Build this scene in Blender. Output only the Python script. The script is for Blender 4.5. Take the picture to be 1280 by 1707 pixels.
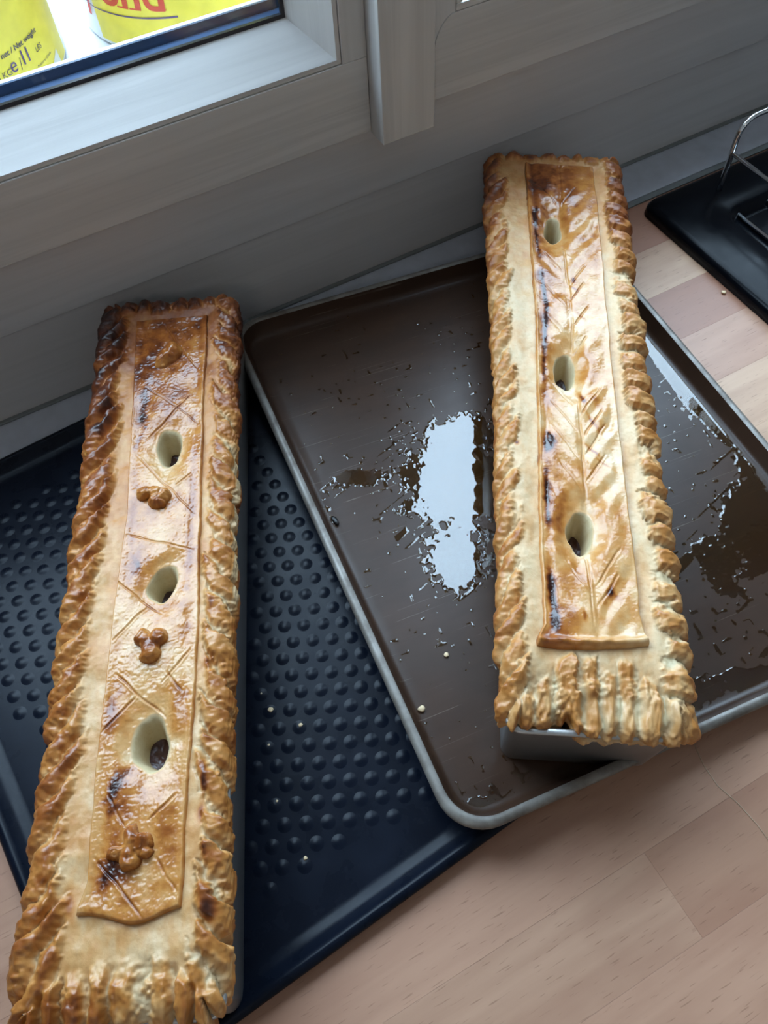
import bpy, bmesh, math, random
import numpy as np
from mathutils import Matrix, Vector

S = bpy.context.scene
for o in list(bpy.data.objects):
    bpy.data.objects.remove(o)
COL = S.collection
R = math.radians
rnd = random.Random(7)

# ------------------------------------------------------------------ camera
CAM_H = 0.68
cam_d = bpy.data.cameras.new('camera')
cam = bpy.data.objects.new('camera', cam_d)
COL.objects.link(cam)
yaw, pitch, roll = R(25.302), R(57.852), R(4.391)
fw = Vector((math.sin(yaw) * math.cos(pitch), math.cos(yaw) * math.cos(pitch), -math.sin(pitch)))
r0 = Vector((math.cos(yaw), -math.sin(yaw), 0))
d0 = fw.cross(r0)
rt = math.cos(roll) * r0 + math.sin(roll) * d0
dn = -math.sin(roll) * r0 + math.cos(roll) * d0
cm = Matrix((rt, -dn, -fw)).transposed().to_4x4()
cm.translation = (0, 0, CAM_H)
cam.matrix_world = cm
cam_d.sensor_fit = 'HORIZONTAL'
cam_d.sensor_width = 36.0
cam_d.lens = 1384.0 / 1280.0 * 36.0
cam_d.clip_start = 0.02
S.camera = cam

# ------------------------------------------------------------------ sky, light, exposure
SKY_STRENGTH = 8.2
EXPOSURE = 1.02
W = bpy.data.worlds.new('overcast_sky')
S.world = W
W.use_nodes = True
nt = W.node_tree
nt.nodes.clear()
n_out = nt.nodes.new('ShaderNodeOutputWorld')
n_bg = nt.nodes.new('ShaderNodeBackground')
n_tc = nt.nodes.new('ShaderNodeTexCoord')
n_sep = nt.nodes.new('ShaderNodeSeparateXYZ')
n_rmp = nt.nodes.new('ShaderNodeValToRGB')
n_map = nt.nodes.new('ShaderNodeMapRange')
n_map.inputs['From Min'].default_value = -1
n_map.inputs['From Max'].default_value = 1
nt.links.new(n_tc.outputs['Generated'], n_sep.inputs[0])
nt.links.new(n_sep.outputs['Z'], n_map.inputs['Value'])
nt.links.new(n_map.outputs[0], n_rmp.inputs[0])
cr = n_rmp.color_ramp
cr.elements[0].position = 0.0
cr.elements[0].color = (0.10, 0.105, 0.10, 1)
cr.elements[1].position = 1.0
cr.elements[1].color = (0.60, 0.79, 1.0, 1)
for p, c in ((0.49, (0.16, 0.17, 0.16, 1)), (0.51, (0.32, 0.41, 0.50, 1)), (0.75, (0.48, 0.63, 0.80, 1))):
    e = cr.elements.new(p)
    e.color = c
nt.links.new(n_rmp.outputs[0], n_bg.inputs[0])
n_bg.inputs[1].default_value = SKY_STRENGTH
nt.links.new(n_bg.outputs[0], n_out.inputs[0])

pl = bpy.data.lights.new('window_portal', 'AREA')
pl.shape = 'RECTANGLE'
pl.size, pl.size_y = 1.8, 1.3
pl.cycles.is_portal = True
po = bpy.data.objects.new('window_portal', pl)
COL.objects.link(po)
po.location = (0.37, 0.74, 0.80)
po.rotation_euler = (R(-90), 0, 0)

rl = bpy.data.lights.new('added_fill', 'AREA')       # added fill behind the camera, lifts the interior shade; no fixture seen
rl.shape = 'DISK'
rl.size = .45
rl.energy = 2.6
rl.color = (1.0, .93, .86)
ro = bpy.data.objects.new('added_fill', rl)
COL.objects.link(ro)
ro.location = (-.9, -1.4, 1.70)

S.view_settings.view_transform = 'Standard'
S.view_settings.look = 'None'
S.view_settings.gamma = 1
S.view_settings.use_curve_mapping = False
S.view_settings.exposure = EXPOSURE


# ------------------------------------------------------------------ helpers
def lin(c):
    return tuple((x / 12.92 if x <= .04045 else ((x + .055) / 1.055) ** 2.4) for x in (v / 255 for v in c))


class NT:
    """small node-tree builder"""
    def __init__(self, name):
        self.m = bpy.data.materials.new(name)
        self.m.use_nodes = True
        self.t = self.m.node_tree
        self.t.nodes.clear()
        self.out = self.t.nodes.new('ShaderNodeOutputMaterial')

    def n(self, kind, **kw):
        nd = self.t.nodes.new('ShaderNode' + kind)
        for k, v in kw.items():
            if hasattr(nd, k) and not k.startswith('i_'):
                setattr(nd, k, v)
        return nd

    def l(self, a, b):
        self.t.links.new(a, b)

    def bsdf(self, **kw):
        b = self.t.nodes.new('ShaderNodeBsdfPrincipled')
        for k, v in kw.items():
            k = k.replace('_', ' ')
            if isinstance(v, tuple) and len(v) == 3:
                v = (*v, 1)
            b.inputs[k].default_value = v
        self.l(b.outputs[0], self.out.inputs[0])
        return b

    def coords(self, scale=(1, 1, 1), what='Object', rot=(0, 0, 0)):
        c = self.n('TexCoord')
        m = self.n('Mapping')
        m.inputs['Scale'].default_value = scale
        m.inputs['Rotation'].default_value = rot
        self.l(c.outputs[what], m.inputs[0])
        return m.outputs[0]

    def noise(self, vec, scale, detail=4, rough=.55, dist=0):
        x = self.n('TexNoise')
        x.inputs['Scale'].default_value = scale
        x.inputs['Detail'].default_value = detail
        x.inputs['Roughness'].default_value = rough
        x.inputs['Distortion'].default_value = dist
        self.l(vec, x.inputs['Vector'])
        return x.outputs['Fac']

    def ramp(self, fac, stops):
        r = self.n('ValToRGB')
        el = r.color_ramp.elements
        for i, (p, c) in enumerate(stops):
            if isinstance(c, (int, float)):
                c = (c, c, c)
            if i < 2:
                el[i].position = p
                el[i].color = (*c, 1)
            else:
                e = el.new(p)
                e.color = (*c, 1)
        self.l(fac, r.inputs[0])
        return r.outputs[0]

    def mix(self, fac, a, b, mode='MIX'):
        m = self.n('Mix')
        m.data_type = 'RGBA'
        m.blend_type = mode
        for sock, v in ((m.inputs[0], fac), (m.inputs[6], a), (m.inputs[7], b)):
            if isinstance(v, (int, float)):
                sock.default_value = v
            elif isinstance(v, tuple):
                sock.default_value = (*v, 1) if len(v) == 3 else v
            else:
                self.l(v, sock)
        return m.outputs[2]

    def math(self, op, a, b=None):
        m = self.n('Math')
        m.operation = op
        for i, v in enumerate((a, b)):
            if v is None:
                continue
            if isinstance(v, (int, float)):
                m.inputs[i].default_value = v
            else:
                self.l(v, m.inputs[i])
        return m.outputs[0]

    def bump(self, h, strength, dist, bsdf):
        b = self.n('Bump')
        b.inputs['Strength'].default_value = strength
        b.inputs['Distance'].default_value = dist
        self.l(h, b.inputs['Height'])
        self.l(b.outputs[0], bsdf.inputs['Normal'])


def schlick(k, f0):
    lw = k.n('LayerWeight')
    lw.inputs['Blend'].default_value = .5
    p = k.math('POWER', lw.outputs['Facing'], 5.0)
    p = k.math('MULTIPLY', p, 1 - f0)
    return k.math('ADD', p, f0)


def mat_paint(name, axis, col=(204, 201, 198), grain=.18):
    k = NT(name)
    b = k.bsdf(Roughness=.5)
    sc = [90, 90, 90]
    sc['XYZ'.index(axis)] = 3.0
    v = k.coords(tuple(sc))
    g = k.noise(v, 1.0, 5, .6, .6)
    sc2 = [28, 28, 28]
    sc2['XYZ'.index(axis)] = 1.6
    g2 = k.noise(k.coords(tuple(sc2)), 1.0, 3, .5, 1.2)
    c = lin(col)
    d = tuple(x * (1 - grain) for x in c)
    base = k.ramp(g, [(.34, d), (.56, c)])
    base = k.mix(k.ramp(g2, [(.42, .55), (.6, 0.0)]), base, tuple(x * (1 - grain * .75) for x in c))
    k.l(base, b.inputs['Base Color'])
    k.bump(g, .25, .0012, b)
    return k.m


def mat_plain(name, col, rough=.5, metal=0.0, bump=0, bscale=60, spec=.5):
    k = NT(name)
    b = k.bsdf(Base_Color=lin(col), Roughness=rough, Metallic=metal)
    b.inputs['Specular IOR Level'].default_value = spec
    v = k.coords()
    g = k.noise(v, bscale, 4)
    c = lin(col)
    k.l(k.ramp(g, [(.3, tuple(x * .86 for x in c)), (.7, c)]), b.inputs['Base Color'])
    if bump:
        k.bump(g, bump, .002, b)
    return k.m


def mat_glass(name, tint=(.97, .99, .99), f0=.045):
    k = NT(name)
    t = k.n('BsdfTransparent')
    t.inputs[0].default_value = (*tint, 1)
    g = k.n('BsdfGlossy')
    g.inputs['Roughness'].default_value = 0.0
    m = k.n('MixShader')
    k.l(schlick(k, f0), m.inputs[0])
    k.l(t.outputs[0], m.inputs[1])
    k.l(g.outputs[0], m.inputs[2])
    k.l(m.outputs[0], k.out.inputs[0])
    return k.m


def mat_oil():
    k = NT('oily_juice')
    t = k.n('BsdfTransparent')
    t.inputs[0].default_value = (.62, .48, .30, 1)
    g = k.n('BsdfGlossy')
    g.inputs['Roughness'].default_value = 0.015
    m = k.n('MixShader')
    k.l(schlick(k, .085), m.inputs[0])
    k.l(t.outputs[0], m.inputs[1])
    k.l(g.outputs[0], m.inputs[2])
    k.l(m.outputs[0], k.out.inputs[0])
    return k.m


def scratches(k, vec_rots, sx=3.0, sy=620, thr=.70):
    """thin straight scratches: strongly stretched noise, thresholded and broken up"""
    acc = None
    for i, a in enumerate(vec_rots):
        v = k.coords((sx * (1 + .3 * i), sy, 1), 'Object', (0, 0, R(a)))
        s = k.noise(v, 1.0, 1, .4, .15)
        s = k.ramp(s, [(thr, 0.0), (thr + .04, 1.0)])
        br = k.ramp(k.noise(k.coords((1, 1, 1)), 14 + 5 * i, 2), [(.5, 0.0), (.62, 1.0)])
        s = k.math('MULTIPLY', s, br)
        acc = s if acc is None else k.math('MAXIMUM', acc, s)
    return acc


def mat_tray_brown():
    k = NT('seasoned_brown_metal')
    b = k.bsdf(Roughness=.3)
    g = k.noise(k.coords((6, 40, 6), 'Object', (0, 0, R(25))), 1.0, 5, .6)
    g2 = k.noise(k.coords(), 18, 4)
    c1, c2 = lin((46, 30, 21)), lin((68, 48, 36))
    base = k.mix(g, c1, c2)
    base = k.mix(k.ramp(g2, [(.45, 0.0), (.7, .5)]), base, lin((46, 32, 22)))
    sc = scratches(k, (33, -4, 62), thr=.70)
    base = k.mix(k.math('MULTIPLY', sc, .24), base, lin((150, 138, 126)))
    k.l(base, b.inputs['Base Color'])
    b.inputs['Specular IOR Level'].default_value = .27
    k.l(k.ramp(g2, [(.3, .30), (.7, .40)]), b.inputs['Roughness'])
    k.bump(g, .06, .001, b)
    return k.m


def mat_rim():
    k = NT('worn_grey_rim_metal')
    b = k.bsdf(Roughness=.42, Metallic=.25)
    g = k.noise(k.coords(), 45, 5, .65)
    k.l(k.ramp(g, [(.35, lin((92, 84, 76))), (.62, lin((126, 121, 114)))]), b.inputs['Base Color'])
    k.l(k.ramp(g, [(.3, .55), (.7, .36)]), b.inputs['Roughness'])
    return k.m


def mat_black_enamel(name='black_enamel', col=(13, 19, 31), rough=.28):
    k = NT(name)
    b = k.bsdf(Base_Color=lin(col), Roughness=rough)
    g = k.noise(k.coords(), 30, 5, .6)
    base = k.ramp(g, [(.3, lin(tuple(x * .8 for x in col))), (.7, lin(col))])
    sc = scratches(k, (20, 75), thr=.72)
    base = k.mix(k.math('MULTIPLY', sc, .5), base, lin((10, 10, 12)))
    k.l(base, b.inputs['Base Color'])
    b.inputs['Specular IOR Level'].default_value = .11 if rough > .22 else .08
    k.l(k.ramp(g, [(.3, rough - .05), (.7, rough + .07)]), b.inputs['Roughness'])
    return k.m


def mat_beech():
    k = NT('oiled_beech')
    b = k.bsdf(Roughness=.42)
    info = k.n('ObjectInfo')
    c = k.n('TexCoord')
    off = k.n('VectorMath')
    off.operation = 'ADD'
    sep = k.n('CombineXYZ')
    k.l(k.math('MULTIPLY', info.outputs['Random'], 37.0), sep.inputs[0])
    k.l(k.math('MULTIPLY', info.outputs['Random'], 11.0), sep.inputs[1])
    k.l(c.outputs['Object'], off.inputs[0])
    k.l(sep.outputs[0], off.inputs[1])
    def mp(s):
        m = k.n('Mapping')
        m.inputs['Scale'].default_value = s
        k.l(off.outputs[0], m.inputs[0])
        return m.outputs[0]
    g = k.noise(mp((3, 55, 3)), 1.0, 4, .55, .5)
    tone = info.outputs['Color']
    base = k.mix(k.ramp(g, [(.35, .35), (.65, 0.0)]), tone, lin((140, 98, 76)))
    fl = k.noise(mp((60, 620, 60)), 1.0, 1, .4)
    fl = k.ramp(fl, [(.66, 0.0), (.74, 1.0)])
    base = k.mix(k.math('MULTIPLY', fl, .45), base, lin((104, 68, 50)))
    br = k.noise(mp((7, 14, 7)), 1.0, 3)
    base = k.mix(k.ramp(br, [(.46, 0.0), (.72, .45)]), base, lin((136, 90, 70)))
    k.l(base, b.inputs['Base Color'])
    k.bump(fl, -.15, .0006, b)
    return k.m


def mat_dough(name, bumps=.35):
    k = NT(name)
    b = k.bsdf(Roughness=.4)
    at = k.n('Attribute')
    at.attribute_name = 'bake'
    v = k.coords()
    g = k.noise(v, 420, 4, .6)
    g2 = k.noise(v, 130, 4, .6)
    base = k.mix(k.ramp(g2, [(.35, .28), (.6, 0.0)]), at.outputs['Color'], k.mix(1.0, at.outputs['Color'], (.80, .66, .48), 'MULTIPLY'))
    base = k.mix(k.ramp(g, [(.34, .22), (.5, 0.0)]), base, k.mix(1.0, at.outputs['Color'], (.7, .55, .4), 'MULTIPLY'))
    k.l(base, b.inputs['Base Color'])
    # alpha of the attribute = how well the egg glaze covers
    r = k.math('MULTIPLY', at.outputs['Alpha'], -.46)
    r = k.math('ADD', r, .62)
    k.l(r, b.inputs['Roughness'])
    b.inputs['Subsurface Weight'].default_value = 0.0
    h = k.math('ADD', k.math('MULTIPLY', g2, .7), k.math('MULTIPLY', g, .3))
    k.bump(h, bumps, .0012, b)
    return k.m


M = {}
M['paint_x'] = mat_paint('white_painted_wood_across', 'X')
M['paint_z'] = mat_paint('white_painted_wood_upright', 'Z')
M['panel'] = mat_paint('painted_panel', 'X', (196, 193, 192), .10)
M['ledge'] = mat_plain('grey_white_ledge', (186, 190, 200), .4)
M['seal'] = mat_plain('grey_seal', (120, 124, 124), .5)
M['room'] = mat_plain('white_plaster', (230, 229, 228), .8, bump=.1)
M['floor'] = mat_plain('floor_tile', (170, 166, 162), .5)
M['gasket'] = mat_plain('black_rubber', (22, 22, 34), .45)
M['spacer'] = mat_plain('blue_grey_spacer', (58, 76, 104), .4, .0)
M['outer'] = mat_plain('white_outer_frame', (232, 234, 238), .4)
M['glass'] = mat_glass('window_glass')
M['oil'] = mat_oil()
M['brown'] = mat_tray_brown()
M['rim'] = mat_rim()
M['enamel'] = mat_black_enamel()
M['enamel_hob'] = mat_black_enamel('black_drainer_enamel', (8, 10, 15), .20)
M['beech'] = mat_beech()
M['core'] = mat_plain('beech_core', (120, 82, 60), .6)
M['steel'] = mat_plain('dull_mould_steel', (176, 174, 172), .38, .9, .05, 30)
M['chrome'] = mat_plain('chrome', (225, 228, 232), .1, 1.0)
M['dough'] = mat_dough('baked_dough')
M['meat'] = mat_plain('cooked_meat', (72, 42, 34), .3, 0, .5, 160)
M['crumb'] = mat_plain('pastry_crumb', (226, 200, 160), .7)
M['char'] = mat_plain('burnt_bit', (18, 12, 10), .4)
M['hair'] = mat_plain('pale_hair', (214, 196, 168), .5)
M['tub'] = mat_plain('white_tub_plastic', (240, 240, 240), .35)
M['yellow'] = mat_plain('yellow_label', (250, 230, 84), .45)
M['red'] = mat_plain('red_print', (222, 74, 58), .5)
M['purple'] = mat_plain('violet_print', (96, 76, 130), .5)
M['grey_print'] = mat_plain('grey_print', (92, 86, 96), .5)
M['white_print'] = mat_plain('white_print', (244, 244, 244), .5)


def link(name, me, m=None, parent=None, smooth=False, **props):
    o = bpy.data.objects.new(name, me)
    COL.objects.link(o)
    if m is not None and me is not None and not me.materials:
        me.materials.append(m)
    if parent is not None:
        o.parent = parent
    if smooth and me is not None:
        me.polygons.foreach_set('use_smooth', [True] * len(me.polygons))
    for k, v in props.items():
        o[k] = v
    return o


def empty(name, loc=(0, 0, 0), rz=0.0, parent=None, **props):
    o = bpy.data.objects.new(name, None)
    o.empty_display_size = .02
    COL.objects.link(o)
    o.location = loc
    o.rotation_euler = (0, 0, rz)
    if parent:
        o.parent = parent
    for k, v in props.items():
        o[k] = v
    return o


def box_me(x0, x1, y0, y1, z0, z1, bev=0.0, seg=2):
    bm = bmesh.new()
    vs = [bm.verts.new(p) for p in ((x0, y0, z0), (x1, y0, z0), (x1, y1, z0), (x0, y1, z0), (x0, y0, z1), (x1, y0, z1), (x1, y1, z1), (x0, y1, z1))]
    for f in ((0, 3, 2, 1), (4, 5, 6, 7), (0, 1, 5, 4), (1, 2, 6, 5), (2, 3, 7, 6), (3, 0, 4, 7)):
        bm.faces.new([vs[i] for i in f])
    if bev:
        bmesh.ops.bevel(bm, geom=bm.edges[:], offset=bev, segments=seg, affect='EDGES', profile=.5)
    me = bpy.data.meshes.new('box')
    bm.to_mesh(me)
    bm.free()
    return me


def prism_me(poly, axis, a0, a1, bev=0.0):
    """extrude a 2-D outline (list of (p, q)) along axis; the outline lies in the two other axes in order"""
    bm = bmesh.new()
    def P(p, q, a):
        return {'x': (a, p, q), 'y': (p, a, q), 'z': (p, q, a)}[axis]
    A = [bm.verts.new(P(p, q, a0)) for p, q in poly]
    B = [bm.verts.new(P(p, q, a1)) for p, q in poly]
    bm.faces.new(A)
    bm.faces.new(B[::-1])
    for i in range(len(poly)):
        j = (i + 1) % len(poly)
        bm.faces.new([A[j], A[i], B[i], B[j]])
    bmesh.ops.recalc_face_normals(bm, faces=bm.faces[:])
    if bev:
        bmesh.ops.bevel(bm, geom=bm.edges[:], offset=bev, segments=2, affect='EDGES', profile=.5)
    me = bpy.data.meshes.new('prism')
    bm.to_mesh(me)
    bm.free()
    return me


def tube_me(pts, r, n=10, closed_ends=True):
    pts = [Vector(p) for p in pts]
    bm = bmesh.new()
    rings = []
    prev = None
    for i, p in enumerate(pts):
        d = (pts[min(i + 1, len(pts) - 1)] - pts[max(i - 1, 0)]).normalized()
        if prev is None:
            u = d.orthogonal().normalized()
        else:
            u = (prev - d * prev.dot(d)).normalized()
        prev = u
        w = d.cross(u)
        rings.append([bm.verts.new(p + (u * math.cos(2 * math.pi * k / n) + w * math.sin(2 * math.pi * k / n)) * r) for k in range(n)])
    for a, b in zip(rings, rings[1:]):
        for k in range(n):
            bm.faces.new([a[k], a[(k + 1) % n], b[(k + 1) % n], b[k]])
    if closed_ends:
        bm.faces.new(rings[0][::-1])
        bm.faces.new(rings[-1])
    for f in bm.faces:
        f.smooth = True
    me = bpy.data.meshes.new('tube')
    bm.to_mesh(me)
    bm.free()
    return me


def rrect(hx, hy, r, seg=8, cx=0, cy=0):
    out = []
    for (sx, sy, a0) in ((1, 1, 0), (-1, 1, 90), (-1, -1, 180), (1, -1, 270)):
        for k in range(seg + 1):
            a = R(a0 + 90 * k / seg)
            out.append((cx + sx * (hx - r) + r * math.cos(a), cy + sy * (hy - r) + r * math.sin(a)))
    return out


def loft_me(loops, cap0=True, cap1=True, name='loft', wob=None):
    """loops: list of (hx, hy, r, z[, cx, cy]) rounded rectangles"""
    bm = bmesh.new()
    rings = []
    for L in loops:
        hx, hy, r, z = L[:4]
        cx, cy = (L[4], L[5]) if len(L) > 4 else (0, 0)
        rings.append([bm.verts.new((x, y, z)) for x, y in rrect(hx, hy, r, 8, cx, cy)])
    n = len(rings[0])
    for a, b in zip(rings, rings[1:]):
        for k in range(n):
            f = bm.faces.new([a[k], a[(k + 1) % n], b[(k + 1) % n], b[k]])
            f.smooth = True
    if cap0:
        bm.faces.new(rings[0][::-1])
    if cap1:
        bm.faces.new(rings[-1])
    me = bpy.data.meshes.new(name)
    bm.to_mesh(me)
    bm.free()
    return me


# ---- numpy noise
_P = np.random.RandomState(11).rand(512, 512).astype(np.float64) * 2 - 1


def vn(x, y, seed=0):
    x = np.asarray(x, float) + seed * 17.31
    y = np.asarray(y, float) + seed * 5.77
    xi = np.floor(x).astype(int)
    yi = np.floor(y).astype(int)
    fx, fy = x - xi, y - yi
    fx = fx * fx * fx * (fx * (fx * 6 - 15) + 10)
    fy = fy * fy * fy * (fy * (fy * 6 - 15) + 10)
    g = lambda a, b: _P[a & 511, b & 511]
    return (g(xi, yi) * (1 - fx) + g(xi + 1, yi) * fx) * (1 - fy) + (g(xi, yi + 1) * (1 - fx) + g(xi + 1, yi + 1) * fx) * fy


def fbm(x, y, seed=0, oct=3):
    s, a, t = 0, 1.0, 0
    for i in range(oct):
        s = s + a * vn(x * 2 ** i, y * 2 ** i, seed + i * 3)
        t += a
        a *= .5
    return s / t


def ss(a, b, x):
    t = np.clip((x - a) / (b - a), 0, 1)
    return t * t * (3 - 2 * t)


RAMP_T = [-.35, 0.0, .18, .40, .62, .82, 1.05]
RAMP_C = np.array([lin(c) for c in ((194, 178, 142), (202, 170, 128), (196, 150, 96), (180, 120, 58), (142, 78, 30), (94, 44, 17), (44, 16, 8))])


def bake_col(b, gloss):
    c = np.stack([np.interp(b, RAMP_T, RAMP_C[:, i]) for i in range(3)] + [np.clip(gloss, 0, 1)], -1)
    return c


def grid_mesh(name, X, Y, Z, col=None, keep=None):
    """regular grid -> mesh, with the point colour attribute 'bake'; keep = boolean per vertex"""
    nu, nv = X.shape
    idx = np.arange(nu * nv).reshape(nu, nv)
    q = np.stack([idx[:-1, :-1], idx[1:, :-1], idx[1:, 1:], idx[:-1, 1:]], -1).reshape(-1, 4)
    if keep is not None:
        k = keep.reshape(-1)
        q = q[k[q].all(1)]
    used = np.zeros(nu * nv, bool)
    used[q.reshape(-1)] = True
    remap = np.cumsum(used) - 1
    q = remap[q]
    co = np.stack([X, Y, Z], -1).reshape(-1, 3)[used]
    me = bpy.data.meshes.new(name)
    me.vertices.add(len(co))
    me.vertices.foreach_set('co', co.astype(np.float32).reshape(-1))
    me.loops.add(q.size)
    me.loops.foreach_set('vertex_index', q.astype(np.int32).reshape(-1))
    me.polygons.add(len(q))
    me.polygons.foreach_set('loop_start', (np.arange(len(q)) * 4).astype(np.int32))
    me.polygons.foreach_set('use_smooth', np.ones(len(q), bool))
    me.update(calc_edges=True)
    if col is not None:
        a = me.color_attributes.new('bake', 'FLOAT_COLOR', 'POINT')
        a.data.foreach_set('color', col.reshape(-1, 4)[used].astype(np.float32).reshape(-1))
    me.validate()
    return me


# ================================================================== ROOM SHELL
ST = dict(kind='structure')
YW = 0.688           # inner face of the wall panel under the window
WX0, WX1 = -0.43, 1.30
WZ1 = 1.38
link('wall_back', box_me(-1.9, 2.4, YW, YW + .12, -.9, .112), M['panel'], **ST)
wb = bpy.data.objects['wall_back']
link('wall_back_upper', box_me(-1.9, 2.4, .70, .80, WZ1 + .04, 1.75), M['room'], wb)
link('wall_back_side', box_me(-1.9, WX0 - .02, .70, .80, .10, WZ1 + .05), M['room'], wb)
link('wall_back_side', box_me(WX1 + .02, 2.4, .70, .80, .10, WZ1 + .05), M['room'], wb)
link('wall_left', box_me(-2.0, -1.9, -2.7, .8, -.9, 1.75), M['room'], **ST)
link('wall_right', box_me(2.4, 2.5, -2.7, .8, -.9, 1.75), M['room'], **ST)
link('wall_front', box_me(-2.0, 2.5, -2.8, -2.7, -.9, 1.75), M['room'], **ST)
link('floor', box_me(-2.0, 2.5, -2.8, .8, -1.0, -.9), M['floor'], **ST)
link('ceiling', box_me(-2.0, 2.5, -2.8, .8, 1.75, 1.85), M['room'], **ST)
# fixed frame rail under the sashes, strip along the foot of the wall
link('trim_1', box_me(-1.9, 2.4, .6845, .75, .1075, .215, .0012), M['panel'], **ST)
link('trim_2', box_me(-1.9, 2.4, .6275, YW + .004, -.002, .0022, .0006), M['ledge'], **ST)
link('trim_3', box_me(-1.9, 2.4, .6190, .6272, -.002, .0014, .0004), M['seal'], **ST)
# fine dark-edged bead where panel meets the strip
link('trim_4', box_me(-1.9, 2.4, .6835, YW + .002, .0022, .0052, .0012), M['seal'], **ST)
# centre post that covers the meeting of the two casements
link('trim_5', box_me(.3380, .3955, .6515, .6775, .1830, WZ1, .0010), M['paint_z'], **ST)

# ---- window 1 (left casement)
w1 = empty('window_1', (0, 0, 0), **ST)
YS = .676            # room face of the sash
xa, xb = -.40, .3378  # sash outer sides
za = .1855
zf = .2596           # top of the flat face of the bottom rail
xs = .3125           # inner edge of the flat face of the stile
bd, bw, bt = .044, .031, .0042   # bevel depth, width; bead lip
link('sash_rail', box_me(xa, xb, YS, YS + .05, za, zf, .0008), M['paint_x'], w1)
link('sash_stile', box_me(xs, xb, YS, YS + .05, zf, WZ1, .0008), M['paint_z'], w1)
link('sash_stile', box_me(xa, xa + .05, YS, YS + .05, zf, WZ1, .0008), M['paint_z'], w1)
# glazing bead: lip + long bevel falling away to the glass, mitred at the corner
yl = YS + .0016
def quadstrip(P, Q, name, m):
    bm = bmesh.new()
    a = [bm.verts.new(p) for p in P]
    b = [bm.verts.new(p) for p in Q]
    for i in range(len(P) - 1):
        bm.faces.new([a[i], a[i + 1], b[i + 1], b[i]])
    bm.faces.new([a[0], b[0], b[-1], a[-1]])
    bm.faces.new(a[::-1])
    bm.faces.new(b)
    bmesh.ops.recalc_face_normals(bm, faces=bm.faces[:])
    me = bpy.data.meshes.new(name)
    bm.to_mesh(me)
    bm.free()
    return link(name, me, m, w1)
xL, xR = xa + .05, xs - .0006
z0 = zf + .0006
prof = [(yl, 0), (yl, bt), (YS + bd, bw), (YS + bd, 0)]
quadstrip([(xL, y, z0 + d) for y, d in prof], [(xR - d, y, z0 + d) for y, d in prof], 'glazing_bead', M['paint_x'])
quadstrip([(xR - d, y, z0 + d) for y, d in prof], [(xR - d, y, WZ1) for y, d in prof], 'glazing_bead', M['paint_z'])
gx1 = xR - bw
gz0 = z0 + bw
link('gasket', box_me(xL, gx1 + .002, YS + bd + .0002, YS + bd + .004, gz0 - .004, gz0 + .0035), M['gasket'], w1)
link('gasket', box_me(gx1 - .0035, gx1 + .004, YS + bd + .0002, YS + bd + .004, gz0 + .0035, WZ1), M['gasket'], w1)
YG = YS + bd + .005
link('glass_pane', box_me(xL, gx1 + .004, YG, YG + .004, gz0 - .004, WZ1), M['glass'], w1)
link('spacer_bar', box_me(xL, gx1 + .004, YG + .0045, YG + .0165, gz0 - .006, gz0 - .0012), M['spacer'], w1)
link('spacer_bar', box_me(xL, gx1 + .004, YG + .0170, YG + .0200, gz0 - .006, gz0 + .0072), M['spacer'], w1)
link('outer_frame', box_me(xL - .05, xs + .02, YG + .0205, YG + .0262, .18, gz0 + .0070, .001), M['outer'], w1)
link('outer_frame', box_me(gx1 - .004, xs + .02, YG + .0205, YG + .038, gz0 + .0076, WZ1, .001), M['outer'], w1)
link('outer_sill', box_me(-1.0, 1.8, .766, 1.15, .205, .2340, .002), M['outer'], w1)
link('head_frame', box_me(WX0 - .02, WX1 + .02, .70, .78, WZ1, WZ1 + .05), M['paint_x'], w1)
link('side_frame', box_me(WX0 - .03, xa, .69, .78, .2, WZ1), M['paint_z'], w1)

# ---- window 2 (right casement): flat rail with a routed rounded end, small bead
w2 = empty('window_2', (0, 0, 0), **ST)
zb2 = .1925
y2 = .6765
zt2 = .2715
link('sash_stile', box_me(.3960, .4330, y2 + .0010, y2 + .05, zb2, WZ1, .0006), M['paint_z'], w2)
link('sash_stile', box_me(1.26, WX1 + .02, y2 + .0010, y2 + .05, zb2, WZ1, .0006), M['paint_z'], w2)
poly = [(.3960, zb2), (1.26, zb2), (1.26, zt2), (.4330, zt2)] + [(.4330 - .024 * math.sin(R(9 * i)), zt2 - .036 * (1 - math.cos(R(9 * i)))) for i in range(1, 11)] + [(.4085, .222), (.3960, .222)]
link('sash_rail', prism_me(poly, 'y', y2, y2 + .05, .0005), M['paint_x'], w2)
link('glazing_bead', box_me(.4334, 1.26, y2 + .0004, y2 + .016, zt2 + .0004, zt2 + .0065, .0006), M['paint_x'], w2)
link('glazing_bead', box_me(.4334, .4400, y2 + .0004, y2 + .016, zt2 + .0070, WZ1, .0006), M['paint_z'], w2)
link('gasket', box_me(.4336, 1.26, y2 + .0162, y2 + .020, zt2 - .002, zt2 + .0075), M['gasket'], w2)
link('glass_pane', box_me(.4345, 1.26, y2 + .0205, y2 + .0245, zt2, WZ1), M['glass'], w2)
link('outer_frame', box_me(.40, 1.32, y2 + .052, y2 + .07, .18, zt2 + .004, .001), M['outer'], w2)
link('side_frame', box_me(WX1 + .02, WX1 + .05, .69, .78, .2, WZ1), M['paint_z'], w2)
link('centre_frame', box_me(.325, .41, y2 + .052, y2 + .07, .18, WZ1), M['outer'], w2)

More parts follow.
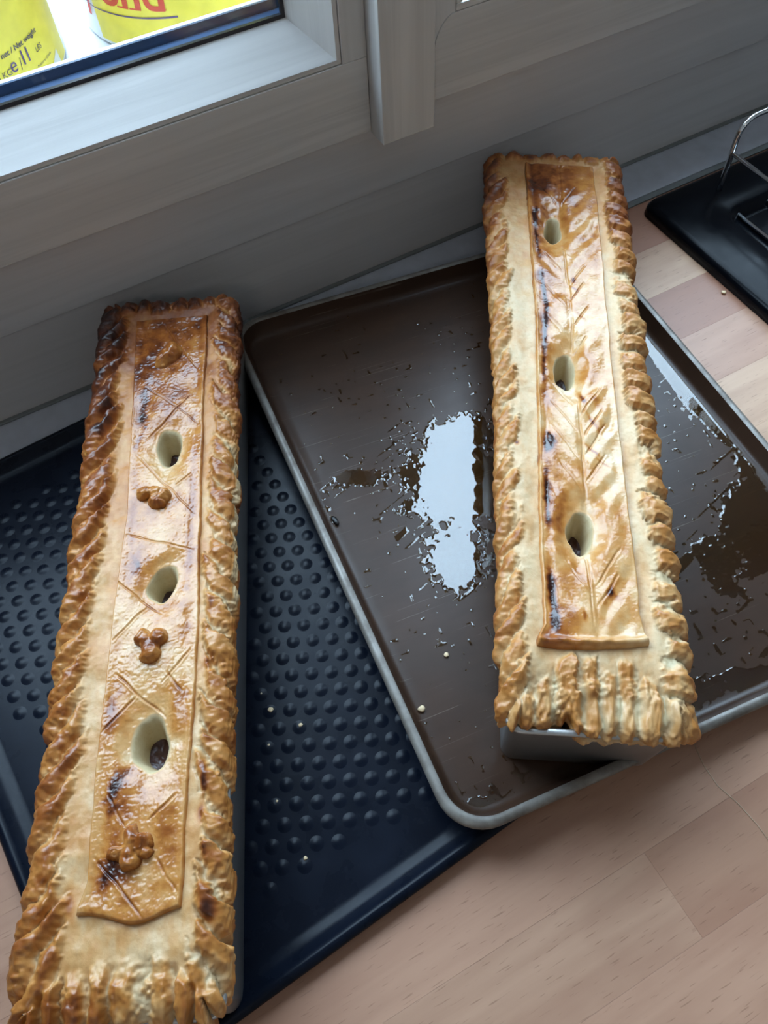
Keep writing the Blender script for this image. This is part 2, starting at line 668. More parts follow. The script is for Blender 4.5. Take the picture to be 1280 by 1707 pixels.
# ================================================================== WORKTOP (beech staves)
wt = empty('worktop', (0, 0, 0), label='pale beech butcher-block worktop of wide staves under the window', category='worktop')
link('core', box_me(-1.3, 1.7, -.181, YW, -.04, -.0105), M['core'], wt)
row_y = [.6150 + .0035, .549, .483, .4165, .351, .2850, .2185, .1520, .0850, .0185, -.0480, -.1145, -.1810]
joints = {0: [-.9, -.4, .05, .47, .97], 1: [-1.0, -.5, .0, .45, .95], 2: [-.8, -.3, .2, .55, 1.05], 3: [-1.0, -.45, .1, .52, .98], 4: [-.8, -.35, .15, .46, .93],
          5: [-.95, -.5, -.26, .25, .8], 6: [-.7, -.29, .1, .6, 1.1], 7: [-.9, -.4, .02, .52, 1.0], 8: [-.65, -.2, .387, .9], 9: [-.8, -.3, .205, .62, 1.1], 10: [-.6, .05, .44, 1.0], 11: [-.8, -.2, .3, .8]}
gap = .00003
PALE, PINK, MID, RED = (190, 154, 125), (176, 135, 110), (168, 127, 102), (154, 108, 85)
STAVE = [PALE, PINK, MID, RED, PINK, MID]
TONES = {(0, 4): RED, (0, 5): MID, (1, 4): PALE, (2, 4): RED, (3, 4): PINK, (4, 4): PALE, (5, 3): MID, (5, 4): PALE, (9, 2): (180, 141, 115), (9, 3): MID, (8, 2): PINK, (8, 3): RED, (8, 4): PALE, (10, 2): PINK, (10, 3): PALE, (10, 1): PALE, (7, 3): MID, (7, 4): RED}
for i in range(12):
    y1, y0 = row_y[i], row_y[i + 1]
    xsl = [-1.3] + joints[i] + [1.7]
    for xa_, xb_ in zip(xsl, xsl[1:]):
        wd, dp = xb_ - xa_ - gap * 2, y1 - y0 - gap * 2
        me = box_me(-wd / 2, wd / 2, -dp / 2, dp / 2, -.0100, 0, .00010, 1)
        s = link('stave', me, M['beech'], wt)
        s.location = ((xa_ + xb_) / 2, (y0 + y1) / 2, 0)
        tn = TONES[(i, xsl.index(xa_))] if (i, xsl.index(xa_)) in TONES else rnd.choice(STAVE)
        s.color = (*lin(tn), 1)

# ================================================================== BLACK DIMPLED TRAY (left)
BT = empty('baking_tray', (-.0299, .3568, .0022), R(4.2), label='black dimpled baking tray under the darker left pie, partly beneath the brown tray', category='tray')
hx, hy = .2000, .2830
loops = [(hx - .030, hy - .030, .020, .0000), (hx - .021, hy - .021, .024, .0002), (hx - .008, hy - .008, .026, .0085), (hx - .0030, hy - .0030, .028, .0090), (hx - .0004, hy - .0004, .030, .0088),
         (hx, hy, .030, .0096), (hx - .0012, hy - .0012, .029, .0116), (hx - .0038, hy - .0038, .028, .0138), (hx - .0056, hy - .0056, .027, .0142), (hx - .0076, hy - .0076, .026, .0136), (hx - .0098, hy - .0098, .025, .0112),
         (hx - .0150, hy - .0150, .022, .0062), (hx - .0178, hy - .0178, .020, .0044), (hx - .0200, hy - .0200, .020, .0040), (hx - .0222, hy - .0222, .020, .0032), (hx - .026, hy - .026, .018, .0030)]
loops = [(a_, b_, c_, d_ if d_ < .004 else .004 + (d_ - .004) * .80) for a_, b_, c_, d_ in loops]
link('tray_body', loft_me(loops), M['enamel'], BT)
# one embossed dimple, shared
bm = bmesh.new()
rings = []
for (rr, zz) in ((.0068, -.0001), (.0056, .00006), (.0044, .00030), (.0031, .00060), (.0017, .00084)):
    rings.append([bm.verts.new((rr * math.cos(2 * math.pi * k / 16), rr * math.sin(2 * math.pi * k / 16), zz)) for k in range(16)])
top = bm.verts.new((0, 0, .00093))
for a, b in zip(rings, rings[1:]):
    for k in range(16):
        bm.faces.new([a[k], a[(k + 1) % 16], b[(k + 1) % 16], b[k]])
for k in range(16):
    bm.faces.new([rings[-1][k], rings[-1][(k + 1) % 16], top])
for f in bm.faces:
    f.smooth = True
dim = bpy.data.meshes.new('dimple')
bm.to_mesh(dim)
bm.free()
dim.materials.append(M['enamel'])
inv = Matrix.Translation(BT.location) @ Matrix.Rotation(R(4.2), 4, 'Z')
inv = inv.inverted()
# lattice measured on the tray: rows run (0.0155, -0.0073), next row (0.0, 0.0175)
e1 = Vector((.01545, -.0073, 0))
e2 = Vector((-.00045, .0172, 0))
o_ = Vector((.0481, .2718, 0))
for i in range(-20, 21):
    for j in range(-22, 28):
        p = inv @ (o_ + e1 * i + e2 * j)
        wpx = (BT.location + Matrix.Rotation(R(4.2), 3, 'Z') @ Vector((p.x, p.y, 0)))
        if abs(p.x) > hx - .047 or abs(p.y) > hy - .055:
            continue
        # dimples hidden under the mould or under the brown tray are not built
        c_, n_, t_ = Vector((-.0316, .3745, 0)), Vector((.4135, .9105, 0)), Vector((.9105, -.4135, 0))
        q = wpx - c_
        if abs(q.dot(t_)) < .062 and abs(q.dot(n_)) < .31:
            continue
        if wpx.x > .155 - (.65 - wpx.y) * .108 + .02:
            continue
        d_ = link('dimple', dim, None, BT)
        d_.location = (p.x, p.y, .0030)

# ================================================================== BROWN TRAY (right)
TILT = math.atan(.050)
tray_mat = Matrix.Translation((.3275, .3485, .0122)) @ Matrix.Rotation(R(-6.1), 4, 'Z') @ Matrix.Rotation(TILT, 4, 'Y')
TB = empty('baking_tray', (0, 0, 0), label='scratched brown baking tray with grey rim and glossy juices under the right pie', category='tray')
TB.matrix_world = tray_mat
hx, hy = .2200, .2860
lo = [(hx - .030, hy - .030, .020, -.0012), (hx - .014, hy - .014, .028, -.0010), (hx - .0085, hy - .0085, .030, .0120)]
rim_l = [(hx - .0085, hy - .0085, .030, .0118), (hx - .0035, hy - .0035, .034, .0112), (hx - .0004, hy - .0004, .036, .0125), (hx, hy, .036, .0142), (hx - .0010, hy - .0010, .036, .0164),
         (hx - .0034, hy - .0034, .034, .0180), (hx - .0060, hy - .0060, .033, .0180), (hx - .0080, hy - .0080, .031, .0168)]
inn = [(hx - .0080, hy - .0080, .031, .0168), (hx - .0104, hy - .0104, .029, .0105), (hx - .0128, hy - .0128, .027, .0045), (hx - .0150, hy - .0150, .025, .0014), (hx - .0190, hy - .0190, .022, .0002), (hx - .026, hy - .026, .02, 0.0)]
link('tray_body', loft_me(lo + rim_l[::1][:1] + inn[:1][:0], True, False), M['brown'], TB)
link('tray_floor', loft_me(inn, False, True), M['brown'], TB)
link('rim', loft_me(rim_l, False, False), M['rim'], TB, label='worn light grey rolled rim')

# glossy juice lying on the brown tray
def blob(x, y, c, rx, ry, a=0):
    ca, sa = math.cos(R(a)), math.sin(R(a))
    dx, dy = x - c[0], y - c[1]
    return np.exp(-(((dx * ca + dy * sa) / rx) ** 2 + ((-dx * sa + dy * ca) / ry) ** 2))
st = .0009
X, Y = np.meshgrid(np.arange(-.2030, .2040, st), np.arange(-.2690, .2690, st), indexing='ij')
big = (1.25 * blob(X, Y, (-.075, .018), .058, .070, -20) + .55 * blob(X, Y, (-.035, .075), .04, .022) + .95 * blob(X, Y, (-.116, -.070), .030, .032)
       + 1.2 * blob(X, Y, (.196, .03), .014, .13, 0) + 1.0 * blob(X, Y, (.165, -.13), .03, .05) + .8 * blob(X, Y, (.10, -.17), .05, .05)
       + .95 * blob(X, Y, (-.19, -.262), .035, .012, 0) + .75 * blob(X, Y, (.02, -.255), .12, .014, -3)
       + .85 * blob(X, Y, (-.158, .058), .024, .012, -25) + .6 * blob(X, Y, (-.185, .052), .03, .014)
       + 1.05 * blob(X, Y, (-.2035, .03), .0045, .014) + 1.05 * blob(X, Y, (-.2055, -.085), .0035, .045) + .95 * blob(X, Y, (-.2035, -.205), .0035, .035))
edge = .30 * fbm(X * 70, Y * 70, 3, 4) + .20 * fbm(X * 22, Y * 22, 5, 2) + .36 * fbm(X * 230, Y * 230, 6, 2) * ss(1.15, .75, big) * ss(.10, -.02, X)
spots = ss(.56, .66, vn(X * 260, Y * 260, 9)) * ss(.30, .62, big + .25)
fld = big + edge - .55
h = ss(0, .16, fld)
# pits in the film, stray droplets around it
pits = ss(.60, .72, vn(X * 190, Y * 190, 21) + .2 * vn(X * 60, Y * 60, 22)) * ss(.95, .3, big)
h = h * (1 - .95 * pits)
drops = ss(.66, .80, vn(X * 210, Y * 210, 31) + .12 * vn(X * 30, Y * 30, 33) - .10 * ss(.2, 0, big))
streak = ss(.62, .74, vn(X * 30 + Y * 14, Y * 240 - X * 90, 41)) * ss(.15, .4, big)
h = np.maximum(h, np.maximum(drops * .9, streak * .6))
inside = (np.abs(X) < .2015) & (np.abs(Y) < .2665)
H_ = .00038 * h + .00003 * fbm(X * 160, Y * 160, 51, 2) * h
# mould foot displaces the film
keep = (h > .02) & inside
Zf = np.where(np.abs(X) > .199, .0006, .0003) + H_ - .0001
oil = link('juice_puddle', grid_mesh('juice_puddle', X, Y, Zf, None, keep), M['oil'], None, True, label='glossy film and drops of brown juice spread over the brown tray', category='puddle', kind='stuff')
oil.matrix_world = tray_mat


# ================================================================== MOULDS
def mould(root, hu, hv, h, flare):
    b = hv - flare
    bu = hu - flare
    body = [(b - .004, bu - .004, .008, 0.0), (b, bu, .010, .0015), (hv - .0026, hu - .0026, .011, h - .004), (hv - .0026, hu - .0026, .011, h - .002),
            (hv - .0048, hu - .0048, .009, h - .002), (hv - .0048, hu - .0048, .009, h - .006), (b - .0022, bu - .0022, .008, .0030), (b - .005, bu - .005, .007, .0022)]
    link('mould_body', loft_me(body), M['steel'], root)
    rm = [(hv - .0052, hu - .0052, .0088, h - .0024), (hv - .0005, hu - .0005, .0116, h - .0028), (hv, hu, .012, h - .0018), (hv - .0003, hu - .0003, .012, h - .0004), (hv - .0014, hu - .0014, .0112, h),
          (hv - .0040, hu - .0040, .0092, h), (hv - .0052, hu - .0052, .0088, h - .0008), (hv - .0052, hu - .0052, .0088, h - .0024)]
    link('rim', loft_me(rm, False, False), M['steel'], root)


Lroot_m = Matrix.Translation((-.0316, .3745, .0054)) @ Matrix.Rotation(R(-24.43), 4, 'Z')
nrm = (tray_mat.to_3x3() @ Vector((0, 0, 1)))
# right mould stands on the sloping tray floor
Rz = Matrix.Rotation(R(-6.1), 4, 'Z') @ Matrix.Rotation(TILT, 4, 'Y') @ Matrix.Rotation(R(-32.37 + 6.1), 4, 'Z')
ctop = Vector((.3761, .3764, 0))
base = ctop - nrm * .104
base.z = .0122 - .050 * ((base.x - .3275) * math.cos(R(-6.1)) + (base.y - .3485) * math.sin(R(-6.1))) + .0004
Rroot_m = Matrix.Translation(base) @ Rz
ml = empty('pie_mould', label='long grey metal pie mould standing on the black dimpled tray', category='mould', group='long pie moulds')
ml.matrix_world = Lroot_m
mould(ml, .3120, .0650, .088, .006)
mr = empty('pie_mould', label='long grey metal pie mould standing on the brown tray', category='mould', group='long pie moulds')
mr.matrix_world = Rroot_m @ Matrix.Translation((0, -.008, 0))
mould(mr, .3300, .0648, .083, .007)


# ================================================================== PIES
def ridge(s, q, sp, seed):
    """pinched edge: returns (relief -.5..1, envelope, crest 0..1)"""
    ph = (s + sp['slant'] * (q + .6 * np.minimum(q, 0))) / sp['period'] + .34 * vn(s * 34, s * 0, seed) + .13 * vn(s * 150, q * 110, seed + 1) + .06 * vn(s * 420, q * 420, seed + 2)
    k = np.floor(ph).astype(int)
    t = ph - k
    ra = _P[(k * 7 + seed * 13) & 511, (k * 3 + 5) & 511]
    rb = _P[(k * 5 + seed * 29) & 511, (k * 11 + 9) & 511]
    if sp['style'] == 'knob':
        pr = ss(0, .16 + .05 * rb, t) * (1 - ss(.50 + .08 * ra, 1.0, t))
        pr = pr * (1.0 - .10 * np.sin(t * 9))
    elif sp['style'] == 'fold':
        pr = ss(0, .30, t) * (1 - ss(.70 + .1 * ra, .98, t)) * (.78 + .32 * t)
    else:
        pr = np.sin(np.pi * np.clip(t, 0, 1) ** (1.0 + .25 * ra)) ** .75
    q0 = sp['q0'] + sp.get('jit', .0045) * rb + .0016 * vn(s * 520, q * 300, seed + 6)
    E = ss(q0, q0 + sp.get('rise', .006), q) * (1 - ss(sp['q1'], sp['q1'] + .010, q))
    amp = sp['amp'] * (1.0 + .45 * ra)
    return (pr - .42) * amp * E, E, pr * E


def hole_fields(U, V, holes):
    rho = np.full(U.shape, 9.0)
    for (u0, v0, ru, rv, tw) in holes:
        du, dv = U - u0, V - v0
        du, dv = du - tw * dv, dv
        ang = np.arctan2(dv / rv, du / ru)
        w = 1 + .05 * np.sin(2 * ang + u0 * 70) + .05 * np.sin(3 * ang + u0 * 40) + .025 * np.sin(5 * ang + u0 * 90) + .06 * vn(U * 140, V * 140, 19)
        rho = np.minimum(rho, np.sqrt((du / ru) ** 2 + (dv / rv) ** 2) / w)
    return rho


def seg_dist(U, V, a, b):
    a, b = np.array(a), np.array(b)
    d = b - a
    L2 = d @ d
    t = np.clip(((U - a[0]) * d[0] + (V - a[1]) * d[1]) / L2, 0, 1)
    return np.hypot(U - a[0] - t * d[0], V - a[1] - t * d[1]), t


def crust(root, sp):
    u0, u1, hv, zt, RR = sp['u0'], sp['u1'], sp['hv'], sp['zt'], .0128
    th_max = R(150)
    qm = RR * th_max + .010
    st = .00082
    iu0, iu1, iv = u0 + RR, u1 - RR, hv - RR
    A, B = np.meshgrid(np.arange(iu0 - qm, iu1 + qm, st), np.arange(-iv - qm, iv + qm, st), indexing='ij')
    ca, cb = np.clip(A, iu0, iu1), np.clip(B, -iv, iv)
    da, db = A - ca, B - cb
    r = np.hypot(da, db)
    keep = r <= qm
    rs = np.maximum(r, 1e-9)
    dirx, diry = db / rs, da / rs
    th = np.minimum(r / RR, th_max)
    out = RR * np.sin(th)
    down = RR * (1 - np.cos(th)) + np.maximum(r - RR * th_max, 0)
    ins = -np.minimum(np.minimum(A - iu0, iu1 - A), np.minimum(B + iv, iv - B))
    q = np.where(r > 0, r, ins)
    # which side
    phi = np.arctan2(np.abs(da), np.abs(db) + 1e-9)          # 0 = long side, 90 = end
    corner = (np.abs(da) > 0) & (np.abs(db) > 0)
    du_e = np.minimum(A - iu0, iu1 - A)
    dv_e = np.minimum(B + iv, iv - B)
    w_end = np.where(corner, ss(.45, 1.1, phi), np.where(r > 0, (np.abs(da) > 0) * 1.0, ss(.004, -.004, du_e - dv_e)))
    ph_side = np.where(corner, phi, 0) * .018
    s_side = ca + np.sign(da) * ph_side
    s_end = cb + np.sign(db) * np.where(corner, (np.pi / 2 - phi) * .018, 0)
    left, near = B < 0, A < 0
    d = np.zeros_like(A)
    E = np.zeros_like(A)
    cst = np.zeros_like(A)
    for i, (nm, m) in enumerate((('left', left * (1 - w_end)), ('right', (~left) * (1 - w_end)), ('near', near * w_end), ('far', (~near) * w_end))):
        s_ = s_side if nm in ('left', 'right') else s_end
        dd, EE, cc = ridge(s_, q, sp[nm], sp['seed'] + i * 5)
        if sp[nm].get('lam'):
            # thin baked layers showing in the folds
            L = np.abs(np.sin((q + .0015 * vn(s_ * 60, q * 90, 71)) / .0026 * np.pi)) ** .6
            dd = dd - sp[nm]['lam'] * (1 - L) * EE * ss(.008, .014, q)
            cc = cc * (1 - .25 * (1 - L) * ss(.008, .014, q))
        d += m * dd
        E += m * EE
        cst += m * cc
    U, V = ca, cb
    nz = .0016 * fbm(A * 45, B * 45, sp['seed'] + 40, 3) + E * np.where((B > 0) & (sp['seed'] > 20), .0008, .0015) * fbm(A * 120, B * 120, sp['seed'] + 42, 3) + .0004 * fbm(A * 300, B * 300, sp['seed'] + 44, 2) * (.5 + E)
    rough_end = ss(u0 + .040, u0 + .015, A) * sp.get('rough_end', 0)
    nz = nz + rough_end * (.0030 * fbm(A * 95, B * 130, 91, 4) - .0016 * np.abs(fbm(A * 210, B * 210, 93, 3)))
    d = d + nz + .0008 * E
    zz = np.zeros_like(A)
    # ends droop a little towards the mould
    zz -= sp['droop'] * ss(u0 + .045, u0 - .005, A) * (1 - .0 * B)
    zz -= .0022 * ss(-.004, -.02, q) * sp.get('sink', 1)
    xx, yy = np.zeros_like(A), np.zeros_like(A)
    if sp.get('slump'):
        near_e = ss(iu0 + .004, iu0 - .008, A)
        lobe = near_e * (ss(-.022, -.010, B) * .010 + ss(-.024, -.034, B) * .004)
        yy -= lobe
        gapm = np.exp(-((B + .0205) / .0032) ** 2) * ss(iu0 - .006, iu0 - .014, A)
        d -= .006 * gapm
        tear = np.exp(-((q - .0185 - .003 * vn(B * 90, B * 0, 5)) / .0022) ** 2) * near_e * ss(-.03, -.012, B) * ss(.05, .03, B)
        d -= .0048 * tear
    else:
        tear = 0
    # chimney funnels
    rho = hole_fields(A, B, sp['holes'])
    fun = 1 - ss(.62, 1.12, rho)
    zz -= .036 * fun + sp['dish'] * ss(2.6, .9, rho)
    nzx, nzy, nzz = dirx * np.sin(th), diry * np.sin(th), np.cos(th)
    wid = 1 + sp.get('taper', 0) * np.maximum(A, 0) / .3
    PX = (cb + dirx * out + nzx * d) * wid + xx
    PY = ca + diry * out + nzy * d + yy
    PZ = zt - down + nzz * d + zz
    # ---- bake colour
    bk = sp['bake0'] + .20 * fbm(A * 38, B * 60, sp['seed'] + 60, 4) + .08 * fbm(A * 120, B * 300, sp['seed'] + 61, 2)
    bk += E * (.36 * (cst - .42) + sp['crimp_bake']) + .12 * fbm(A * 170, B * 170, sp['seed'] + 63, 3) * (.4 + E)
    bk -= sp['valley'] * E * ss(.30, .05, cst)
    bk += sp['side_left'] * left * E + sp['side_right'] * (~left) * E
    if sp.get('far_bake'):
        bk += sp['far_bake'] * ss(.08, .29, A)
    bk += sp.get('mid_bake', 0) * ss(-.16, .10, A)
    bk += .10 * ss(.012, .024, q)
    for (su, sv, ru, rv, amt) in sp.get('stains', []):
        g = np.exp(-(((A - su) / ru) ** 2 + ((B - sv) / rv) ** 2) * (1 + .6 * fbm(A * 150, B * 150, 81, 2)))
        bk += amt * g
    bk = np.where(rho < 1.0, -.2, bk)
    if sp.get('strip'):
        a0, a1, qa, qb = sp['strip']
        m = ss(a0, a0 + .02, A) * ss(a1, a1 - .02, A) * ss(qa, qa + .002, q) * ss(qb, qb - .002, q) * (~left)
        bk = bk * (1 - m) + (-.05) * m
    gl = sp['gloss'] * (.55 + .45 * ss(.2, .6, cst)) * ss(.026, .012, q) + .15 * fbm(A * 60, B * 60, 90, 2)
    if isinstance(tear, np.ndarray):
        bk = bk - .25 * tear
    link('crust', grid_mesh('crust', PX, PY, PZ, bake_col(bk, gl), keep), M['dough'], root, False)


def panel(root, sp):
    zt = sp['zt']
    pu = sp['pan']
    un_, uf = pu['near'], pu['far']
    nu, nv = int((uf(0) - un_(0)) / .0006), 124
    SU, SV = np.meshgrid(np.linspace(0, 1, nu), np.linspace(0, 1, nv), indexing='ij')
    U = un_(SV) + (uf(SV) - un_(SV)) * SU
    vl, vr = np.interp(U, *pu['vl']), np.interp(U, *pu['vr'])
    vl = vl + .0006 * vn(U * 45, U * 0, 7) + .00025 * vn(U * 200, U * 0, 8)
    vr = vr + .0006 * vn(U * 45, U * 0, 17) + .00025 * vn(U * 200, U * 0, 18)
    V = vl + (vr - vl) * SV
    eL, eR = V - vl, vr - V
    eN, eF = SU * (uf(.5) - un_(.5)), (1 - SU) * (uf(.5) - un_(.5))
    e = np.minimum(np.minimum(eL, eR), np.minimum(eN, eF))
    c = np.clip(e / .0022, 0, 1)
    z = -.0042 + (.0030 + .0042) * np.sqrt(np.clip(1 - (1 - c) ** 2, 0, 1))
    z = z + sp['puff'] * fbm(U * 34, V * 44, sp['seed'] + 2, 2) * ss(0, .008, e) + sp['blist'] * np.abs(fbm(U * 330, V * 330, sp['seed'] + 9, 2)) * ss(0, .003, e)
    bk = sp['pbake'] + .26 * fbm(U * 34, V * 34, sp['seed'] + 20, 3) + .16 * fbm(U * 150, V * 150, sp['seed'] + 24, 3)
    gl = .88 + .25 * fbm(U * 60, V * 60, sp['seed'] + 28, 2)
    if sp.get('far_bake'):
        bk += sp['far_bake'] * ss(.08, .27, U)
    # near end: thick rolled lip
    lip = pu['lip']
    z = z + lip * np.exp(-((eN - .0040) / .0030) ** 2) * (1 + .4 * vn(V * 130, V * 0, 4))
    bk += .10 * np.exp(-((eN - .004) / .004) ** 2)
    # raised fine border, then a shallow trough beside it
    for e_, k_ in ((eL, pu['bl']), (eR, pu['br'])):
        z += k_ * (.0008 * np.exp(-((e_ - .0016) / .0011) ** 2) - .0012 * np.exp(-((e_ - .0075) / .0035) ** 2))
        bk += k_ * .18 * np.exp(-((e_ - .0075) / .0035) ** 2)
        bk += .22 * np.exp(-(e_ / .0009) ** 2)
    if sp['leaf']:
        # puffed lobes between the veins of the leaf pattern
        wv = (U - np.abs(V - .002) * 1.45 + .004 * vn(U * 40, V * 40, 77)) / .0305
        z += .0005 * (1 + .9 * vn(U * 30, V * 30, 78)) * np.cos(2 * np.pi * wv) * ss(.001, .009, np.abs(V - .002)) * ss(0, .012, e) * ss(.285, .24, U)
        z += -.0009 * np.exp(-((V - .002) / .003) ** 2)
        bk += .16 * np.exp(-((V + .020) / .008) ** 2) - .08 * ss(.010, .030, V)
    for (a, b, dep, wd, dk) in sp['cuts']:
        dd, t = seg_dist(U + .0013 * vn(V * 70, U * 70, 3), V + .0007 * vn(V * 90, U * 90, 5), a, b)
        fade = ss(0, .12, t) * ss(1, .85, t) * .7 + .3
        wd = wd * sp['cutw']
        dep = dep * sp['cutd']
        g = np.exp(-(dd / wd) ** 2) * fade
        z -= dep * g
        z += dep * .25 * np.exp(-((dd - wd * 2.2) / (wd * 1.3)) ** 2) * fade
        bk += dk * g * (.55 + .6 * vn(U * 70, V * 70, 6))
    for (su, sv, ru, rv, rot, amt) in sp['pstains']:
        cr_, sr_ = math.cos(R(rot)), math.sin(R(rot))
        a_, b_ = (U - su) * cr_ + (V - sv) * sr_, -(U - su) * sr_ + (V - sv) * cr_
        rr = (a_ / ru) ** 2 + (b_ / rv) ** 2
        g = np.exp(-rr * (1.0 + .8 * fbm(U * 160, V * 160, 83, 3)) - .25 * fbm(U * 300, V * 300, 84, 2))
        bk += amt * np.clip(g, 0, 1.1)
        gl += .2 * g
    rho = hole_fields(U, V, sp['holes'])
    z -= .034 * (1 - ss(.40, 1.04, rho)) ** 1.15 + sp['dish'] * ss(2.3, .85, rho) + .0022 * np.exp(-((rho - 1) / .55) ** 2) * (rho > .8) * (ss(.8, 1, rho))
    inner = ss(1.06, .90, rho)
    bk = bk * (1 - inner) + (-.30 + .1 * fbm(U * 90, V * 200, 61, 2)) * inner
    bk -= .10 * np.exp(-((rho - 1.1) / .25) ** 2)
    gl = gl * (1 - .75 * inner)
    wid = 1 + sp.get('taper', 0) * U / .3 * 0
    link('lid_panel', grid_mesh('lid_panel', V * wid, U, zt + z - .0010, bake_col(bk, gl)), M['dough'], root, False, label=sp['plabel'])
    # what shows down the chimneys
    for (u0, v0, ru, rv, tw) in sp['holes']:
        n = 26
        rr, aa = np.meshgrid(np.linspace(0, 1, 10), np.linspace(0, 2 * np.pi, n), indexing='ij')
        x = v0 + rr * np.cos(aa) * rv * .92
        y = u0 + rr * np.sin(aa) * ru * .92
        zz = zt - .0265 - sp['dish'] + .0022 * fbm(x * 160, y * 160, 13, 2) + .001 * rr
        zz[:, -1] = zz[:, 0]
        link('meat_filling', grid_mesh('meat_filling', x, y, zz, None), M['meat'], root, False)


FLOWER_W = .0013


def flower(root, u, v, rot, blobs, zt, bake, seed):
    st = .0006
    X, Y = np.meshgrid(np.arange(-.020, .020, st), np.arange(-.020, .020, st), indexing='ij')
    Hh = np.full(X.shape, -1.0)
    acc = np.zeros(X.shape)
    Xw = X + FLOWER_W * vn(X * 150, Y * 150, seed)
    Yw = Y + FLOWER_W * vn(X * 150, Y * 150, seed + 4)
    for (cx, cy, a, b, ang, h) in blobs:
        ca, sa = math.cos(R(ang)), math.sin(R(ang))
        p = ((Xw - cx) * ca + (Yw - cy) * sa) / a
        q = (-(Xw - cx) * sa + (Yw - cy) * ca) / b
        d = 1 - p * p - q * q
        hh = np.where(d > 0, h * np.maximum(d, 0) ** .42, d * .004)
        acc = acc + np.maximum(hh, 0) ** 3
        Hh = np.maximum(Hh, hh)
    Hh = np.where(Hh > 0, acc ** (1 / 3.0), Hh) + (Hh > .001) * (.0011 * fbm(X * 130, Y * 130, seed + 30, 3) - .0012 * ss(.25, .55, vn(X * 210, Y * 210, seed + 33)))
    keep = Hh > -.0016
    Z = np.maximum(Hh, -.0022)
    Z = Z + .0006 * fbm(X * 220, Y * 220, seed + 8, 3) * (Hh > 0)
    bk = bake - .04 + .16 * ss(.002, .008, Hh) + .26 * fbm(X * 130, Y * 130, seed + 2, 3) + .22 * ss(.0020, -.001, Hh)
    gl = .9 + 0 * X
    o = link('dough_flower', grid_mesh('dough_flower', X, Y, Z, bake_col(bk, gl), keep), M['dough'], root, False)
    o.location = (v, u, zt + .0014)
    o.rotation_euler = (0, 0, R(rot))
    return o


